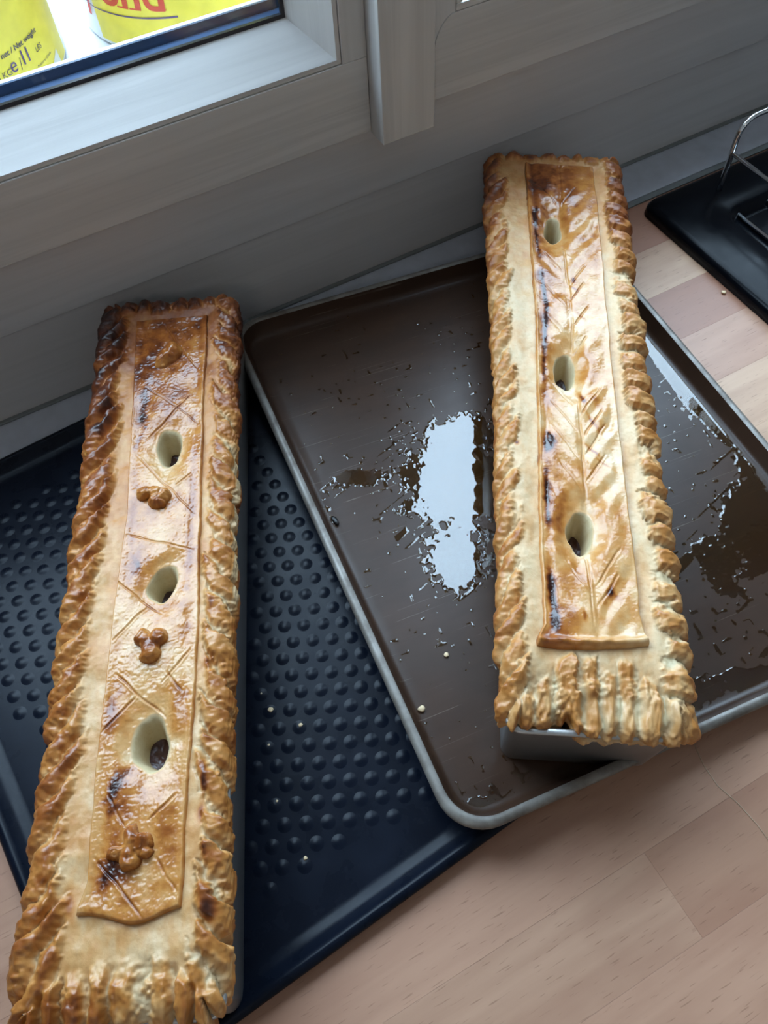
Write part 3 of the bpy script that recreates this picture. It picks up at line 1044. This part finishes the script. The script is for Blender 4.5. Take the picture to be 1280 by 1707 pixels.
# ---- left pie: well browned, scored lattice, four dough flowers
ZL = .1035
lp = empty('meat_pie', label='darker long pie with four dough flowers, in a mould on the black tray', category='pie')
lp.matrix_world = Lroot_m
spL = dict(
    u0=-.3115, u1=.3010, hv=.0645, zt=ZL, seed=3, droop=.007, bake0=.17, crimp_bake=.11, valley=.15, side_left=.05, side_right=-.05, far_bake=.36, mid_bake=.10, gloss=.6, rough_end=.12,
    left=dict(period=.0250, slant=.95, amp=.0078, q0=-.0150, q1=.026, rise=.007, style='bulb'),
    right=dict(period=.0262, slant=.95, amp=.0058, q0=-.0075, q1=.027, rise=.005, style='fold', lam=.0011),
    near=dict(period=.0162, slant=.0, amp=.0092, q0=-.0260, q1=.026, rise=.018, style='fold', jit=.006),
    far=dict(period=.0150, slant=.0, amp=.0052, q0=-.0045, q1=.022, rise=.004, style='bulb'),
    holes=[(.1165, .0095, .0195, .0118, 0), (-.0172, .0118, .0170, .0118, .25), (-.1428, .0110, .0205, .0140, 0)],
    strip=(-.05, .125, .0125, .021),
    stains=[(-.172, .0500, .010, .0022, .55), (-.192, .0485, .007, .0025, .5), (-.252, .0540, .010, .004, .5), (-.215, .0515, .006, .002, .4), (-.038, .0510, .005, .002, .45), (-.085, .0500, .006, .003, .5),
            (-.140, .0520, .005, .003, .4), (-.243, -.034, .009, .004, .40), (.15, -.05, .02, .006, .3), (.06, -.042, .010, .004, .35), (-.02, -.046, .012, .005, .25)],
    puff=.0014, blist=.00038, pbake=.30, plabel='scored browned lid panel',
    pan=dict(near=lambda t: -.2500 - .007 * np.exp(-((t - .58) / .28) ** 2) + .003 * np.abs(t - .5), far=lambda t: .2725 + 0 * t,
             vl=([-.26, -.245, -.23, -.15, -.05, .05, .15, .28], [-.0300, -.0285, -.0248, -.0260, -.0255, -.0228, -.0262, -.0325]),
             vr=([-.26, -.20, -.12, -.05, .05, .15, .28], [.0390, .0385, .0412, .0425, .0400, .0388, .0383]), lip=.0003, bl=.35, br=.45),
    cutw=.75, cutd=.75, leaf=0, dish=.0012,
    cuts=[((.1089, -.0178), (.0456, .0337), .0012, .0008, .20), ((.0860, .0300), (.0740, .0174), .0010, .0007, .25), ((-.009, -.0272), (-.0438, .0125), .0012, .0008, .30),
          ((-.0352, .0019), (-.0625, -.0221), .0012, .0008, .22), ((-.0889, -.0174), (-.1238, .0198), .0014, .0009, .42), ((-.1065, -.0007), (-.1327, -.0238), .0012, .0008, .35),
          ((-.0902, .0198), (-.1073, .0316), .0012, .0009, .5), ((-.0732, .0379), (-.0985, .0160), .0010, .0008, .2), ((-.1766, -.0141), (-.197, -.0014), .0013, .0009, .45),
          ((-.1787, .0312), (-.1946, .0143), .0012, .0009, .35), ((-.2150, -.0205), (-.2530, .0150), .0013, .0009, .30), ((-.2190, .0200), (-.2400, .0360), .0010, .0008, .2),
          ((.1862, -.0158), (.1389, .0349), .0011, .0008, .2), ((.174, .0281), (.1243, -.0113), .0011, .0008, .25), ((.265, -.005), (.200, .0330), .0010, .0010, -.15), ((.030, -.02), (.010, .036), .0008, .0008, .1)],
    pstains=[(.166, -.0155, .022, .0035, 5, .42), (.150, -.0155, .006, .004, 0, .4), (.230, -.012, .030, .012, 0, .22), (.205, .012, .020, .012, 0, .18), (-.168, -.0095, .010, .006, 20, .50), (-.160, .000, .006, .012, 0, .32), (-.185, -.0125, .030, .0030, 3, .30),
             (-.222, -.0060, .010, .010, 0, .55), (-.214, -.0090, .028, .0055, 8, .38), (-.205, .026, .020, .0060, 0, .20), (.004, -.0100, .012, .0035, 10, .30), (.000, -.0075, .004, .002, 0, .4), (-.105, .030, .012, .006, 0, .18),
             (-.04, .030, .05, .004, 0, .12), (.05, .032, .06, .004, 0, .18), (-.130, -.018, .02, .005, 0, .22), (.125, -.018, .010, .002, 20, .3), (.02, -.015, .03, .005, 0, .12), (-.236, .030, .004, .009, 0, .25)])
crust(lp, spL)
panel(lp, spL)
FZ = ZL + .0012
fl = [(.2200, .0040, 20, [(.000, .001, .0150, .0085, 25, .0075), (.006, .006, .0085, .0070, 60, .0080), (-.004, -.004, .010, .0065, 10, .0065)], .46, 4),
      (.0640, .0010, 0, [(-.0085, .0035, .0070, .0055, 20, .0080), (.0020, .0040, .0065, .0060, 0, .0085), (.0040, -.0030, .0062, .0085, 15, .0085), (.0085, .0000, .0045, .0060, 0, .0080), (.0010, -.0080, .0050, .0055, 0, .0075)], .44, 14),
      (-.0690, .0070, 0, [(-.0060, .0060, .0058, .0075, 15, .0080), (.0060, .0065, .0062, .0068, -20, .0085), (.0000, .0000, .0075, .0080, 0, .0080), (.0010, -.0075, .0080, .0062, 20, .0088)], .46, 24),
      (-.2120, .0040, 0, [(.0000, .0080, .0048, .0075, 0, .0078), (.0080, .0045, .0062, .0055, 20, .0085), (-.0095, -.0020, .0070, .0048, -10, .0080), (.0000, -.0075, .0060, .0062, 0, .0082), (.0000, .0000, .0062, .0062, 0, .0072), (.0085, -.0020, .0050, .0045, 0, .0070)], .46, 34)]
for (u_, v_, rt_, bl_, bk_, sd_) in fl:
    flower(lp, u_, v_, rt_, bl_, FZ, bk_, sd_)

# ---- right pie: paler, glossy leaf-veined lid
ZR = .1000
rp = empty('meat_pie', label='paler long pie with glossy leaf-veined lid, in a mould on the brown tray', category='pie')
rp.matrix_world = Rroot_m
def chev(u, side, ln, dk, dep=.0011):
    vb = .002 if side > 0 else .001
    return ((u + ln * .95, vb + side * ln * .62), (u, vb + side * .002), dep, .0009, dk)
spR = dict(
    u0=-.3290, u1=.3150, hv=.0668, zt=ZR, seed=23, droop=.009, rough_end=1.35, bake0=.03, crimp_bake=.14, valley=.16, side_left=.05, side_right=-.02, far_bake=.30, gloss=.45, taper=.09, slump=True,
    left=dict(period=.0240, slant=1.15, amp=.0054, q0=-.0035, q1=.028, rise=.006, style='bulb'),
    right=dict(period=.0236, slant=.12, amp=.0072, q0=-.0075, q1=.024, rise=.0035, style='knob'),
    near=dict(period=.0142, slant=.0, amp=.0050, q0=-.0290, q1=.015, rise=.010, style='fold', jit=.010),
    far=dict(period=.0158, slant=.0, amp=.0062, q0=-.0040, q1=.022, rise=.004, style='bulb'),
    holes=[(.1880, -.0066, .0225, .0094, .06), (-.0080, -.0060, .0235, .0102, .05), (-.1790, -.0045, .0215, .0108, .05)],
    stains=[(-.0935, -.052, .0022, .0022, .9), (-.20, .050, .05, .004, -.08), (-.300, .030, .010, .012, .14), (-.315, .0, .016, .08, -.14)],
    puff=.0019, blist=.0002, pbake=.22, plabel='glossy leaf-veined lid panel',
    pan=dict(near=lambda t: -.2790 + .005 * t - .0025 * np.sin(np.pi * t), far=lambda t: .2955 - .003 * t,
             vl=([-.285, -.272, -.262, -.19, -.07, .08, .16, .30], [-.0440, -.0425, -.0375, -.0375, -.0338, -.0305, -.0314, -.0331]),
             vr=([-.285, -.272, -.25, -.16, -.07, .08, .16, .30], [.0385, .0380, .0352, .0357, .0360, .0386, .0414, .0425]), lip=.0034, bl=1.0, br=.3),
    cutw=.85, cutd=.6, leaf=1, dish=.0042,
    cuts=[((.294, .0055), (.215, .0040), .0010, .0010, .12), ((.160, .0015), (.060, .0045), .0011, .0009, .02), ((.060, .0045), (.018, .0018), .0011, .0009, .02), ((-.034, .0032), (-.150, .0020), .0012, .0009, .02), ((-.200, -.0010), (-.262, -.0012), .0010, .0009, -.05)]
         + [chev(u, 1, l, d) for u, l, d in ((.225, .030, .25), (.100, .032, .05), (.080, .026, .40), (.045, .030, .30), (.012, .022, .1), (-.062, .036, .32), (-.086, .034, .40), (-.104, .036, .40), (-.132, .030, .1), (-.228, .036, .02), (-.246, .030, .0))]
         + [chev(u, -1, l, d) for u, l, d in ((.226, .026, .2), (.118, .034, .02), (.070, .034, .02), (.030, .030, .02), (-.052, .036, .02), (-.080, .036, .05), (-.108, .036, .05), (-.140, .030, .05), (-.205, .034, .0), (-.236, .032, .0))],
    pstains=[(.200, -.0255, .012, .0022, 0, .72), (.215, -.0230, .006, .0018, 0, .35), (.165, -.0240, .022, .0016, -3, .40), (.090, -.0205, .022, .0020, -3, .75), (.040, -.0220, .030, .0020, 4, .62), (-.012, -.0262, .014, .0022, 3, .45), (-.0955, -.0255, .0075, .0035, 10, .95), (-.086, -.0235, .006, .0014, -30, .5),
             (-.140, -.0295, .017, .0022, 0, .72), (-.165, -.030, .012, .0018, 0, .35), (-.235, -.0300, .021, .0028, -4, .98), (-.258, -.0285, .008, .0030, 0, .45), (-.232, .0140, .0055, .0030, 15, .85), (-.2525, -.0073, .005, .0018, 0, .45),
             (-.042, .0060, .008, .0018, -15, .62), (.108, .0085, .006, .0020, 0, .60), (.096, .0080, .006, .0014, -40, .4), (.060, .0110, .008, .0016, -35, .35), (-.069, .0130, .012, .0016, -25, .45), (-.100, .0110, .012, .0016, -40, .50), (-.112, .018, .010, .0012, -50, .42), (.215, .0100, .005, .002, 0, .3), (.205, -.008, .010, .004, 0, .25),
             (.255, -.0150, .018, .010, 0, .30), (.250, .0120, .022, .014, 0, .14), (.12, -.012, .05, .010, 0, .14), (-.02, .018, .06, .008, 0, .10), (.03, .024, .012, .004, 20, .16), (-.045, .017, .018, .0035, -20, .22), (-.225, .020, .020, .006, -20, .20), (-.250, .026, .010, .007, 0, .16), (-.255, -.018, .008, .016, 0, .16), (-.16, -.020, .02, .007, 0, .18), (-.205, -.012, .02, .004, 0, .12)])
crust(rp, spR)
panel(rp, spR)

# ================================================================== BLACK DRAINER AND WIRE RACK (far right)
def wobble(me, amp, z_below):
    for v in me.vertices:
        if v.co.z < z_below:
            v.co.x += amp * (rnd.random() - .5)
            v.co.y += amp * (rnd.random() - .5)
HB = empty('drainer', (0, 0, 0), label='black enamel drainer board set on the worktop at the right, below the wire rack', category='drainer')
x0, x1, ya, yb = .6635, 1.25, .08, .6070
def hl(i, z, r):
    return ((x1 - x0) / 2 - i, (yb - ya) / 2 - i, r, z, (x0 + x1) / 2, (ya + yb) / 2)
hl_ = [hl(.004, .0002, .012), hl(.0, .0006, .014), hl(.0010, .0110, .014), hl(.004, .0158, .014), hl(.009, .0175, .014), hl(.040, .0172, .022), hl(.064, .0166, .024), hl(.068, .0150, .024), hl(.073, .0050, .022), hl(.077, .0038, .02), hl(.08, .0036, .02)]
link('drainer_board', loft_me(hl_), M['enamel_hob'], HB)
RK = empty('dish_rack', (0, 0, 0), label='chrome wire dish rack standing in the black drainer', category='rack')
zb = .0068
def arch(y, name):
    xa_, xb_, zt_ = .7535, 1.14, .1080
    pts = [(xa_, y, zb)]
    pts += [(xa_, y, z) for z in (.03, .06, .088)]
    pts += [(xa_ + .020 * (1 - math.cos(R(a))), y, .088 + .020 * math.sin(R(a))) for a in (15, 30, 45, 60, 75, 90)]
    pts += [(x, y, zt_) for x in (.85, .95, 1.05)]
    pts += [(xb_ - .02 + .02 * math.sin(R(a)), y, .088 + .02 * math.cos(R(a))) for a in (0, 30, 60, 90)]
    pts += [(xb_, y, .05), (xb_, y, zb)]
    link(name, tube_me(pts, .0032, 12), M['chrome'], RK)
arch(.574, 'arch_wire')
arch(.330, 'arch_wire')
for xw in (.7535, 1.14):
    link('cross_wire', tube_me([(xw, .571, .067), (xw, .45, .067), (xw, .333, .067)], .0026, 10), M['chrome'], RK)
for yw in (.566, .470, .400):
    link('base_wire', tube_me([(.750, yw, zb), (.9, yw, zb), (1.143, yw, zb)], .0024, 8), M['chrome'], RK)
for xw in (.7535, .80, 1.14):
    link('base_wire', tube_me([(xw, .577, zb), (xw, .45, zb), (xw, .327, zb)], .0028, 8), M['chrome'], RK)

# ================================================================== TUBS OUTSIDE THE WINDOW
def lathe_me(prof, n=64):
    bm = bmesh.new()
    rings = [[bm.verts.new((r * math.cos(2 * math.pi * k / n), r * math.sin(2 * math.pi * k / n), z)) for k in range(n)] for r, z in prof]
    for a, b in zip(rings, rings[1:]):
        for k in range(n):
            f = bm.faces.new([a[k], a[(k + 1) % n], b[(k + 1) % n], b[k]])
            f.smooth = True
    bm.faces.new(rings[0][::-1])
    bm.faces.new(rings[-1])
    me = bpy.data.meshes.new('lathe')
    bm.to_mesh(me)
    bm.free()
    return me


def arc_patch(r, h0, h1, z0, z1, n=40, nz=2, shape=None):
    """label: a patch of cylinder wall from heading h0 to h1 (degrees; 0 faces the room)"""
    A, Zz = np.meshgrid(np.linspace(h0, h1, n), np.linspace(0, 1, nz), indexing='ij')
    lo = shape(A) if shape else np.full(A.shape, z0)
    zz = lo + (z1 - lo) * Zz
    a = np.radians(A)
    return grid_mesh('label', r * np.sin(a), -r * np.cos(a), zz)


def bend(me, r, h_mid, z0, sx=1.0):
    """wrap a flat text mesh (x right, y up) around a tub"""
    xs_ = [v.co.x for v in me.vertices]
    mid = (min(xs_) + max(xs_)) / 2 if h_mid[1] == 'mid' else (min(xs_) if h_mid[1] == 'left' else max(xs_))
    for v in me.vertices:
        a = R(h_mid[0]) + (v.co.x - mid) * sx / r
        v.co = Vector((r * math.sin(a), -r * math.cos(a), z0 + v.co.y))


def text_me(txt, size, shear=0.0, bold=0.0):
    c = bpy.data.curves.new('txt', 'FONT')
    c.body = txt
    c.size = size
    c.shear = shear
    c.offset = bold
    c.resolution_u = 4
    o = bpy.data.objects.new('txt', c)
    COL.objects.link(o)
    dg = bpy.context.evaluated_depsgraph_get()
    me = bpy.data.meshes.new_from_object(o.evaluated_get(dg))
    bpy.data.objects.remove(o)
    return me


def tub(x, y, label):
    t = empty('plastic_tub', (x, y, .2342), label=label, category='tub')
    link('tub_body', lathe_me([(.108, 0), (.1180, .001), (.1195, .004), (.1195, .190), (.1225, .192), (.1225, .197), (.1200, .199)]), M['tub'], t)
    link('lid', lathe_me([(.118, .1992), (.1245, .1994), (.1250, .208), (.1220, .213), (.05, .2135)]), M['tub'], t)
    return t
ZB = .2342
rL = .1198
t1 = tub(-.006, .92, 'white tub with yellow weight label, outside the left pane on the left')
lab1 = link('label', arc_patch(rL, -95, 71, .2400 - ZB, .40 - ZB), M['yellow'], t1)
def wtext(txt, size, h, z, m, t, sx=1.0, shear=0.0, anchor='left', bold=0.0, name='print'):
    me = text_me(txt, size, shear, bold)
    bend(me, rL + .0005, (h, anchor), z - ZB, sx)
    return link(name, me, m, t)
wtext('net / Net weight', .0066, 24.6, .2838, M['grey_print'], lab1, 1.12, 0, 'left', .00015)
wtext('5 KG', .0078, 26.6, .2685, M['grey_print'], lab1, 1.0, 0, 'right')
wtext('e', .0190, 26.9, .2684, M['purple'], lab1, .9)
wtext('/', .0140, 31.8, .2670, M['grey_print'], lab1, .8)
wtext('11', .0172, 34.2, .2690, M['purple'], lab1, .78, 0, 'left', .0004)
wtext('LBS', .0070, 43.6, .2697, M['grey_print'], lab1, .95)
wtext('Produit au Canada', .0036, 41.0, .2582, M['grey_print'], lab1, .95)
tri = arc_patch(rL + .0004, 44, 60, .2405 - ZB, .256 - ZB, 16, 3, None)
for v in tri.vertices:
    a = math.degrees(math.atan2(v.co.x, -v.co.y))
    top = .2405 + .0164 * (a - 44) / 15.5 if a < 59 else .2405 + .0164 * (60 - a)
    v.co.z = min(v.co.z, top - ZB)
link('white_corner', tri, M['white_print'], lab1)
t2 = tub(.262, .92, 'white tub with yellow label and red lettering, behind the left pane on the right')
lab2 = link('label', arc_patch(rL, -72, 95, .2400 - ZB, .40 - ZB), M['yellow'], t2)
ond = wtext('ond', .0440, -64.0, .2786, M['red'], lab2, 1.06, .08, 'left', .0008)
def arcbox(h0, h1, z0, z1, m, t):
    link('print', arc_patch(rL + .0005, h0, h1, z0 - ZB, z1 - ZB, 8), m, t)
# little feet (serifs) of the n and d
for h_ in (-52.6, -46.2):
    arcbox(h_ - 2.0, h_ + 2.0, .2780, .2794, M['red'], lab2)
arcbox(-34.0, -30.6, .2786, .2800, M['red'], lab2)
wtext('f', .046, -73.6, .2600, M['red'], lab2, .9, .25, 'mid', .0006)
# curved underline
A, Zz = np.meshgrid(np.linspace(-79, -26, 40), np.linspace(0, 1, 2), indexing='ij')
t_ = (A + 79) / 53
zc = .2698 + .0032 * t_ ** .8 - .0012 * np.sin(np.pi * t_) + .004 * np.maximum(0, .14 - t_) / .14
zz = zc + (Zz - .5) * (.0009 + .0009 * t_)
link('underline', grid_mesh('underline', (rL + .0006) * np.sin(np.radians(A)), -(rL + .0006) * np.cos(np.radians(A)), zz - ZB), M['purple'], lab2)

# ================================================================== SMALL BITS
def crumb_me(s, seed):
    bm = bmesh.new()
    bmesh.ops.create_icosphere(bm, subdivisions=2, radius=s)
    rr = random.Random(seed)
    for v in bm.verts:
        v.co *= .75 + .5 * rr.random()
        v.co.z *= .55
    me = bpy.data.meshes.new('crumb')
    bm.to_mesh(me)
    bm.free()
    return me
for i, (x, y, s, lb) in enumerate([
        (.004, .260, .0022, 'largest pale crumb on the black dimpled tray, right of the left pie'),
        (.020, .236, .0019, 'pale crumb on the black tray, nearest to the brown tray rim'),
        (.003, .277, .0011, 'tiny pale speck of crumb just behind the largest crumb on the black tray'),
        (.002, .294, .0010, 'tiny crumb on the black tray farthest back beside the left pie'),
        (-.010, .234, .0011, 'tiny crumb on the black tray just in front of the largest crumb'),
        (-.023, .190, .0010, 'tiny crumb alone halfway between the largest crumb and the front crumb on the black tray'),
        (-.022, .141, .0016, 'small pale crumb on the black tray closest to its front rim')]):
    o = link('pastry_crumb', crumb_me(s, i), M['crumb'], None, True, label=lb, category='crumb', group='crumbs on the black tray')
    o.location = (x, y, .0052 + s * .3)
def on_tray(x, y, z):
    return tray_mat @ Vector((x, y, z))
o = link('pastry_crumb', crumb_me(.0028, 50), M['crumb'], None, True, label='larger golden crumb near the left rim of the brown tray', category='crumb')
o.location = on_tray(-.199, -.178, .0018)
o = link('pastry_crumb', crumb_me(.0020, 51), M['crumb'], None, True, label='small pale flake in the open middle of the brown tray floor', category='crumb')
o.location = on_tray(-.160, -.143, .0012)
o = link('burnt_bit', crumb_me(.0030, 52), M['char'], None, True, label='small black burnt bit beside the left rim of the brown tray', category='crumb')
o.location = on_tray(-.1985, .0185, .0018)
o.scale = (.75, 1.9, 1.0)
o = link('pastry_crumb', crumb_me(.0026, 53), M['crumb'], None, True, label='pale crumb on the beech worktop against the black drainer edge', category='crumb')
o.location = (.6560, .4470, .0014)
hp = [(.2915, .0640, .0004), (.2870, .0470, .0004), (.2860, .030, .0004), (.2905, .012, .0004), (.2925, -.008, .0004), (.292, -.022, .0004)]
link('hair', tube_me(hp, .00022, 6), M['hair'], None, False, label='single pale hair lying on the worktop in front of the brown tray', category='hair')
